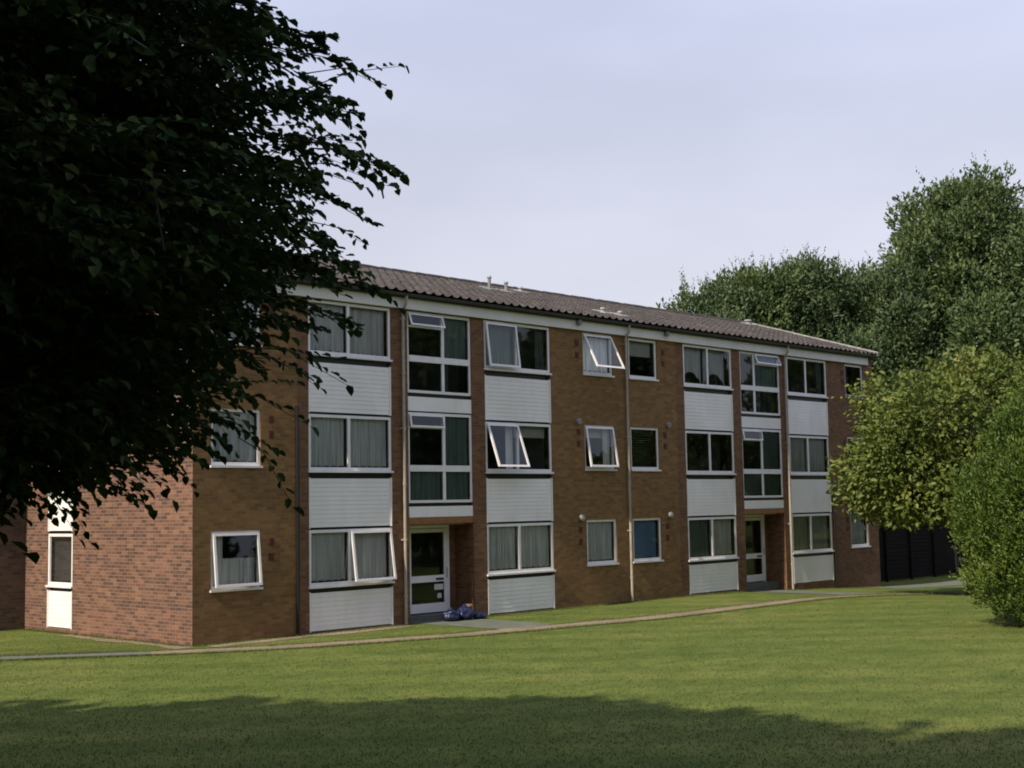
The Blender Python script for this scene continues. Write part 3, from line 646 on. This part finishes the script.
def near_tree():
    tx, ty = cg(-6.5, 9); g0 = gh(tx, ty)
    T = thing('broadleaf_tree', (tx, ty, g0), 'large dark broadleaf tree overhanging the left foreground, its branches in shade', 'tree')
    prof = np.array([[2.45, 2.0], [2.62, 4.3], [2.8, 4.65], [3.1, 4.8], [3.35, 4.95], [3.6, 5.05], [3.85, 5.4], [4.3, 5.7], [5.0, 5.8], [5.4, 5.6], [5.7, 5.15], [6.5, 5.0], [7.5, 4.4], [8.7, 3.3], [9.6, 1.8], [10.2, .3]])
    prof[:, 0] += .40; prof[:, 1] = np.maximum(.2, prof[:, 1] - .42 - .12 * (prof[:, 0] > 4.6))
    rad = lambda z: np.interp(z, prof[:, 0], prof[:, 1])
    def wob(a, z): return 1.0 + .02 * np.sin(3 * a + 1.3 * z) + .04 * np.sin(9 * z + 2 * np.sin(4 * a)) + .045 * np.sin(9 * a + 4.1 * z + 1) + .04 * np.sin(21 * a - 7 * z)
    n0 = 90000
    z = RNG.uniform(2.86, 10.2, n0); a = RNG.uniform(0, 2 * np.pi, n0); fr = RNG.uniform(.30, 1.0, n0) ** .62
    r = fr * rad(z) * wob(a, z)
    X = tx + r * np.cos(a); Y = ty + r * np.sin(a)
    rel = np.stack([X - CAM.x, Y - CAM.y, z - CAM.z], 1)
    d = rel @ np.array(ff[:]); px = 512 + 1353 * (rel @ np.array(rr[:])) / d; py = 384 - 1353 * (rel @ np.array(uu[:])) / d
    vis = (px > -110) & (px < 520) & (py > -110) & (d > 1)
    # layered boughs: denser sheets with gaps between them
    lay = np.sin(z * 9 + 1.5 * np.sin(2 * a) + r * .9) + .8 * np.sin(5 * a + z * 2) + .5 * np.sin(11 * a - 4 * z)
    keep = np.where(vis, RNG.random(n0) < np.clip(.62 + .25 * lay, .2, 1), RNG.random(n0) < .03)
    keep &= RNG.random(n0) < np.clip((fr - .25) * 2.2, .15, 1) * np.where(fr > .86, .30, 1)
    X, Y, z, a, fr, vis = X[keep], Y[keep], z[keep], a[keep], fr[keep], vis[keep]; n = len(X)
    base = np.stack([X, Y, z], 1)
    out = np.stack([np.cos(a), np.sin(a), np.zeros(n)], 1)
    dirn = unit(out * RNG.uniform(.4, 1.2, (n, 1)) + RNG.normal(size=(n, 3)) * [.5, .5, .22] + [0, 0, .02])
    ln = RNG.uniform(.30, .72, n) * np.where(vis, 1, 1.6)
    K = 11; P = []; D = []; NN = []; LL = []; VV = []
    tw = MB()
    drop = RNG.uniform(.15, .75, n)
    side = unit(np.cross(dirn, [0, 0, 1.]))
    tone = RNG.random(n)
    for k in range(K):
        t = (k + .6) / K; s = 1 if k % 2 else -1
        c = base + dirn * (ln * t)[:, None]; c[:, 2] -= drop * ln * t * t * .7
        tang = dirn * 1.0 + np.stack([np.zeros(n), np.zeros(n), -drop * 1.4 * t], 1)
        dd = tang * .75 + side * s * RNG.uniform(.5, 1.1, (n, 1)) + RNG.normal(size=(n, 3)) * .28 + [0, 0, -.30]
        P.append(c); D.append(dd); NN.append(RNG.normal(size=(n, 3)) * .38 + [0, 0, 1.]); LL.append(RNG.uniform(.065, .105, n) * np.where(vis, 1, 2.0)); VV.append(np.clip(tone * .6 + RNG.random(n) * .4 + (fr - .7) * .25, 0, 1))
    # long thin boughs reaching out of the crown, leaves along them in flat sprays
    q = random.Random(21)
    for i in range(520):
        az = q.uniform(0, 6.283); zz = 3.75 + 3.8 * q.random(); r0 = float(rad(zz)) * .89; le = q.uniform(.5, 1.15) * (1.0 if zz > 4.0 else .42)
        o_ = np.array([math.cos(az), math.sin(az), 0]); si = np.array([-o_[1], o_[0], 0]); bend = q.uniform(-.35, .35); rise = q.uniform(-.25, .30); p0 = np.array([tx, ty, 0]) + o_ * r0 + [0, 0, zz]
        f_ = lambda t: p0 + o_ * le * t + si * bend * le * t * t + np.array([0, 0, rise * le * t - .28 * le * t * t])
        tw.tube([tuple(f_(t)) for t in (-.4, 0, .5, 1)], [.011, .008, .005, .002], 4, False)
        m = int(le * 62); t = np.sort(RNG.random(m)); c = np.array([f_(x) for x in t]); sgn = np.where(RNG.random(m) < .5, 1., -1.)[:, None]
        off = RNG.random((m, 1)) ** 1.4 * .26 * (1.15 - t[:, None]); c = c + si * sgn * off + o_ * off * .7 - [0, 0, 1] * off * .35
        P.append(c); D.append(o_ * .8 + si * sgn * .8 + RNG.normal(size=(m, 3)) * .3 - [0, 0, .35]); NN.append(RNG.normal(size=(m, 3)) * .4 + [0, 0, 1.]); LL.append(RNG.uniform(.06, .10, m)); VV.append(RNG.random(m))
    P, D, NN, LL, VV = map(np.concatenate, (P, D, NN, LL, VV))
    V, F = leaves(P, D, NN, LL, LL * .64)
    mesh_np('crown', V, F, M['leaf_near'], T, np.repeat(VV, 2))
    print('near leaves', len(P))
    # twigs of the visible sprays
    idx = np.where(vis & (fr > .8))[0]
    for i in idx[:2600]:
        p0 = base[i]; pts = [tuple(p0 + dirn[i] * ln[i] * t - np.array([0, 0, drop[i] * ln[i] * t * t * .7])) for t in (-.35, .3, .98)]
        tw.tube(pts, [.006, .004, .0015], 3, False)
    tw.build('twig', M['bark'], T, recalc=False)
    # trunk and limbs
    tb = MB(); tb.tube([(tx, ty, g0 - .2), (tx + .02, ty, g0 + .3), (tx, ty + .05, 2.6), (tx + .1, ty, 5), (tx + .05, ty, 7.5), (tx, ty, 9.4)], [.46, .34, .28, .22, .13, .04], 12)
    tk = tb.build('trunk', M['bark'], T, smooth=True)
    r_ = random.Random(5)
    for i in range(16):
        an = i * 2.4 + r_.uniform(-.2, .2); z0 = 2.3 + i * .36; rz = z0 + r_.uniform(.6, 1.6); rr_ = float(rad(min(rz, 9.5))) * .68
        lb = MB(); pts = []
        for t in (0, .25, .5, .75, 1):
            pts.append((tx + math.cos(an + .15 * t) * rr_ * t, ty + math.sin(an + .15 * t) * rr_ * t, z0 + (rz - z0) * (t ** .8) + .08 * math.sin(t * 9 + i)))
        lb.tube(pts, [.10, .075, .05, .03, .01], 7)
        for j in range(7):
            t = .35 + j * .09; q = Vector(pts[0]).lerp(Vector(pts[4]), t); q.z = z0 + (rz - z0) * (t ** .8); da = an + (1 if j % 2 else -1) * r_.uniform(.5, 1.1); le = rr_ * .42
            lb.tube([q, q + Vector((math.cos(da) * le * .5, math.sin(da) * le * .5, .12)), q + Vector((math.cos(da) * le, math.sin(da) * le, .1 - r_.random() * .3))], [.028, .017, .006], 5)
        lb.build('limb', M['bark'], T, smooth=True, recalc=False)
near_tree()

def lobe_tree(name, loc, H, lobes, mat, n, size, label, cat='tree', group=None, upbias=.5, shoots=0, shoot_h=1.0, trunk_r=.25, width=.5, droop=0.0, shell=.72, clump=3, shot_scale=1.0):
    """lobes: (dx, dy, z, rx, ry, rz) relative to the tree's base"""
    x0, y0 = loc; g0 = gh(x0, y0); T = thing(name, (x0, y0, g0), label, cat, group)
    w_ = np.array([q[3] * q[5] + q[4] * q[5] + q[3] * q[4] for q in lobes]); w_ = w_ / w_.sum()
    li = RNG.choice(len(lobes), n, p=w_); Lb = np.array(lobes)[li]
    d = rv(n); rf_ = RNG.uniform(shell, 1.03, n)
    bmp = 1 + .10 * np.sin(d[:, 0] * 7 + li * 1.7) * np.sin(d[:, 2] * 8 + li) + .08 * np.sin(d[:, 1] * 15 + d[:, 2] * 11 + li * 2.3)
    C = np.array([x0, y0, g0]) + Lb[:, :3]; P = C + d * Lb[:, 3:] * (rf_ * bmp)[:, None]
    ok = P[:, 2] > g0 + .02
    # drop points buried deep inside another lobe
    for q in lobes:
        rel = (P - (np.array([x0, y0, g0]) + np.array(q[:3]))) / np.array(q[3:]); ok &= ~((rel ** 2).sum(1) < (shell * .72) ** 2)
    P, d, bmp = P[ok], d[ok], bmp[ok]; n = len(P)
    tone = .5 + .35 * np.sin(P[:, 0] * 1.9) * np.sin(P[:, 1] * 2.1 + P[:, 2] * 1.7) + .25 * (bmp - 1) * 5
    PP, DD, NN, SS, VV = [], [], [], [], []
    for k in range(clump):
        o = RNG.normal(size=(n, 3)) * size * .45
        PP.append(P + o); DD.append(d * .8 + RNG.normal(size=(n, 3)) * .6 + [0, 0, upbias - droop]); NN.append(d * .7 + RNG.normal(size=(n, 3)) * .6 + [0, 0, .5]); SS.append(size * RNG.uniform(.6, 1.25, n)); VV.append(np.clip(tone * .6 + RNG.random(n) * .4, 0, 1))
    if shoots:
        m = min(shoots, n); top = np.where((d[:, 2] > .05) | (RNG.random(n) < .25))[0]; idx = RNG.choice(top, m)
        hh = RNG.uniform(.3, 1, m) ** 1.6 * shoot_h * np.clip(d[idx, 2] + .5, .3, 1.2)
        lean = d[idx] * [.45, .45, 0] + RNG.normal(size=(m, 3)) * .12 + [0, 0, 1]
        for k in range(10):
            t = k / 10; q = P[idx] + lean * (hh * t)[:, None]; s = size * shot_scale * (1.15 - .75 * t)
            PP.append(q + RNG.normal(size=(m, 3)) * size * .25 * (1 - t)); DD.append(RNG.normal(size=(m, 3)) * .6 + [0, 0, 1.1]); NN.append(rv(m)); SS.append(np.full(m, s) * RNG.uniform(.7, 1.2, m)); VV.append(np.clip(tone[idx] * .5 + RNG.random(m) * .4 + .1, 0, 1))
    PP, DD, NN, SS, VV = map(np.concatenate, (PP, DD, NN, SS, VV))
    V, F = leaves(PP, DD, NN, SS, SS * width)
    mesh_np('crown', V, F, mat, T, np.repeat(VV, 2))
    tb = MB(); hz = H * .8; r_ = random.Random(int(x0 * 10)); tp = [(x0, y0, g0 - .2), (x0, y0, g0 + .3), (x0 + .1, y0, g0 + hz * .4), (x0 - .05, y0 + .1, g0 + hz * .75), (x0, y0, g0 + hz)]
    tb.tube(tp, [trunk_r * 1.4, trunk_r, trunk_r * .75, trunk_r * .4, trunk_r * .1], 10)
    for q in lobes[:14]:
        c = Vector((x0 + q[0], y0 + q[1], g0 + q[2])); s = Vector((x0, y0, g0 + max(H * .12, min(hz, q[2] - .5 * q[5])) * .9))
        tb.tube([s, s.lerp(c, .5) + Vector((0, 0, .1 * q[5])), c], [trunk_r * .45, trunk_r * .28, trunk_r * .08], 6)
    tb.build('trunk', M['bark'], T, smooth=True, recalc=False)
    return T
def rand_lobes(seed, H, W, z0, n, rmin, rmax, taper=1.0, flat=1.0):
    r_ = random.Random(seed); out = []
    for i in range(n):
        t = (i + .5) / n; z = z0 + (H - z0) * t; rw = W * (math.sin(math.pi * min(1, (.22 + .78 * t)) ** taper) ** .7)
        an = i * 2.4 + r_.uniform(-.3, .3); rr_ = rw * r_.uniform(.35, .8); s = r_.uniform(rmin, rmax) * (1 - .35 * t)
        out.append((rr_ * math.cos(an), rr_ * math.sin(an), min(z, H - s * .9), s, s, s * r_.uniform(.8, 1.15) * flat))
    out.append((0, 0, (H + z0) / 2, W * .55, W * .55, (H - z0) * .40)); return out
BT = 'tall trees behind the flats'
def px_pos(px, dist):
    a = (px - 512) / 1353 * dist; return cg(a, dist)
specs = [(722, 60, 13.4, 3.4, 21, 'leaf_far2', 'dark green tree rising behind the roof, leftmost of the tall trees'),
         (762, 61, 14.4, 3.7, 22, 'leaf_far', 'dark green spiky-topped tree behind the roof, second of the tall trees from the left'),
         (812, 62, 15.0, 3.9, 23, 'leaf_far2', 'dark green spiky-topped tree behind the roof, third of the tall trees from the left'),
         (862, 64, 14.6, 3.8, 24, 'leaf_far', 'dark green tree filling the gap just left of the tallest tree'),
         (972, 64, 19.2, 8.0, 25, 'leaf_far', 'tallest broad green tree at the right, towering over the end of the flats'),
         (1060, 66, 17.0, 4.6, 26, 'leaf_far2', 'green tree cut by the right edge, just right of the tallest tree'),
         (905, 62, 14.6, 3.9, 27, 'leaf_far2', 'dark lower tree beside the right end of the roof under the tallest tree'),
         (1000, 61, 9.8, 3.6, 28, 'leaf_far2', 'low dark tree half hidden behind the yellow-green tree')]
for px, dist, H, W, sd_, mt, lab in specs:
    x, y = px_pos(px, dist)
    lobe_tree('tall_tree', (x, y), H, rand_lobes(sd_, H - .9, W, 1.6, 26 if W < 5 else 40, 1.4 if W < 5 else 1.9, 2.1 if W < 5 else 3.0), M[mt], 21000 if W < 5 else 46000, .20 if W < 5 else .23, lab, group=BT, upbias=.7, shoots=2000 if sd_ < 27 else 500, shoot_h=1.1, shot_scale=1.0, clump=3, shell=.60 if W < 5 else .45)
x, y = 22.5, -5.9
YL = [(0, 0, 4.7, 2.6, 2.6, 2.3)] + [(2.4 * math.cos(a), 2.4 * math.sin(a), z, s, s, s * .85) for a, z, s in ((.3, 3.9, 1.4), (1.2, 4.6, 1.5), (2.1, 3.4, 1.5), (2.9, 4.4, 1.4), (3.7, 3.3, 1.5), (4.6, 4.4, 1.5), (5.4, 3.5, 1.6), (0.1, 5.2, 1.4), (3.3, 5.3, 1.2), (5.0, 5.6, 1.3), (1.6, 5.7, 1.2), (2.4, 3.0, 1.0), (3.0, 2.9, 1.0), (3.6, 2.9, 1.0), (4.3, 3.1, 1.1), (2.7, 3.7, 1.5))]
YL += [(.5, -.6, 6.1, 1.5, 1.5, 1.1), (2.6, -2.6, 5.3, 1.7, 1.7, 1.5), (2.9, -2.9, 3.6, 1.5, 1.5, 1.4)]
lobe_tree('small_tree', (x, y), 7, YL, M['leaf_yellow'], 17000, .17, 'yellow-green broadleaf tree hiding the right end of the flats', upbias=-.1, shoots=200, shoot_h=.5, clump=2, shell=.55, trunk_r=.14, width=.6)
hx, hy = cg((1064 - 512) / 1353 * 28.7, 28.7)
HL = [(0, 0, 2.0, 2.15, 2.15, 1.95), (0, 0, 3.2, 1.65, 1.65, 1.8), (.1, 0, 4.3, 1.0, 1.0, 1.7), (0, 0, 1.05, 2.1, 2.1, 1.1)] + [(1.55 * math.cos(i * 1.05), 1.55 * math.sin(i * 1.05), 1.5 + .35 * (i % 5), .75, .75, 1.0) for i in range(12)] + [(1.15 * math.cos(i * 1.3 + 1), 1.15 * math.sin(i * 1.3 + 1), 3.3 + .2 * (i % 4), .5, .5, .9) for i in range(9)]
lobe_tree('conifer_bush', (hx, hy), 6, HL, M['leaf_hedge'], 62000, .085, 'dense rounded green conifer standing on the lawn at the right edge', 'conifer', upbias=.9, shoots=900, shoot_h=.30, clump=2, shell=.84, trunk_r=.12, width=.42)

def grass():
    n = 100000; u = RNG.random(n); d = 12.0 + 24 * u ** 1.5; px = RNG.uniform(-60, 1090, n); lat = (px - 512) / 1353 * d
    X = CAM.x + lat * RH.x + d * FH.x; Y = CAM.y + lat * RH.y + d * FH.y
    # thicker tufts along the edges of the path
    pp = []
    for (x0, y0), (x1, y1) in zip(PATH[:-1], PATH[1:]):
        k = int(900 * math.hypot(x1 - x0, y1 - y0)); t = RNG.random(k); o = RNG.normal(size=k) * .05 + .38 * np.where(RNG.random(k) < .5, 1, -1); L_ = math.hypot(x1 - x0, y1 - y0)
        pp.append(np.stack([x0 + (x1 - x0) * t - (y1 - y0) / L_ * o, y0 + (y1 - y0) * t + (x1 - x0) / L_ * o], 1))
    k = 9000; pp.append(np.stack([RNG.uniform(0, 28, k), -np.abs(RNG.normal(size=k)) * .1 - .01], 1)); pp.append(np.stack([-np.abs(RNG.normal(size=2000)) * .08 - .01, RNG.uniform(0, 7, 2000)], 1))
    pp = np.concatenate(pp); pa = np.array(PATH)
    dist = np.full(n, 9.); q = np.stack([X, Y], 1)
    for a, b in zip(pa[:-1], pa[1:]):
        ab = b - a; t = np.clip(((q - a) @ ab) / (ab @ ab), 0, 1); dist = np.minimum(dist, np.linalg.norm(q - a - t[:, None] * ab, axis=1))
    keep = (dist > .40) & (~((Y > -.05) & (X > -.05)))
    keep &= ~(((np.abs(X - 6.95) < 1) | (np.abs(X - 20.9) < 1)) & (Y > -3.6)) & ~((X > 25) & (Y > -2.4))
    X = np.concatenate([X[keep], pp[:, 0]]); Y = np.concatenate([Y[keep], pp[:, 1]]); n = len(X); edge = np.arange(n) >= keep.sum()
    ok = ~((Y > -3) & ((np.abs(X - 6.95) < 1.02) | (np.abs(X - 20.9) < 1.02))); X, Y, edge = X[ok], Y[ok], edge[ok]; n = len(X)
    Z = np.array([gh(a, b) for a, b in zip(X, Y)]) + .002
    h = RNG.uniform(.012, .032, n) * np.where(edge, 1.7, 1); a = RNG.uniform(0, 6.28, n); wd = .007
    P = np.stack([X, Y, Z], 1); S = np.stack([np.cos(a), np.sin(a), 0 * a], 1) * wd
    T_ = P + np.stack([RNG.normal(size=n) * .6 * h, RNG.normal(size=n) * .6 * h, h], 1)
    V = np.stack([P - S, P + S, T_], 1).reshape(-1, 3); F = np.arange(3 * n).reshape(-1, 3)
    o = mesh_np('grass', V, F, M['blade'], attr=RNG.random(n)); tag(o, 'short green grass blades covering the mown lawn and the path edges', 'grass', kind='stuff')
grass()

# trees behind and left of the viewer whose shade falls on the foreground and on the dark tree
shade = [(-22, -6.6, 14.6), (-22, -9.6, 16.6), (-22, -12.6, 18.4), (-22, -15.6, 19.2), (-22, -18.8, 19.9), (-22, -22, 20.3), (-22, -25.5, 20.5), (-19, -31.5, 18), (-12.5, -33, 17), (-6, -35, 18), (-24, -32, 19)]  # closing entries, behind the viewer: unseen trees added only to block sky light
SL = rand_lobes(51, 16, 3.6, 2.0, 22, 1.7, 2.4)
proto = lobe_tree('roadside_tree', shade[0][:2], 16, SL, M['leaf_far'], 5200, .55, 'tall leafy tree standing behind the viewer and shading the foreground lawn', group='trees behind the viewer shading the foreground', clump=2, shell=.35, width=.7)
proto.scale = (1, 1, shade[0][2] / 17)
for i, (sx_, sy_, hh) in enumerate(shade[1:]):
    c = proto.copy(); COL.objects.link(c); c.location = (sx_, sy_, gh(sx_, sy_)); c.rotation_euler = (0, 0, 1.3 * (i + 1)); c.scale = (1, 1, hh / 17)
    for ch in list(proto.children):
        d_ = ch.copy(); COL.objects.link(d_); d_.parent = c
for i, (sx_, sy_, hh) in enumerate([(72, -31, 18), (82, -33, 18), (92, -31, 18), (16, -42, 19), (26, -43, 19), (35, -41, 19), (46, -42, 19), (57, -41, 19), (68, -42, 19), (4, -36, 14), (12, -33, 16), (21, -35, 15), (30, -32, 17), (40, -34, 16), (51, -31, 17), (63, -33, 16)]):
    c = proto.copy(); COL.objects.link(c); c.location = (sx_, sy_, gh(sx_, sy_)); c.rotation_euler = (0, 0, 1.1 * i); c.scale = (1, 1, hh / 17)
    c['label'] = 'tall leafy tree across the lawn, outside the right of the view, reflected in the windows'; c['group'] = 'trees across the lawn facing the flats'
    for ch in list(proto.children):
        d_ = ch.copy(); COL.objects.link(d_); d_.parent = c
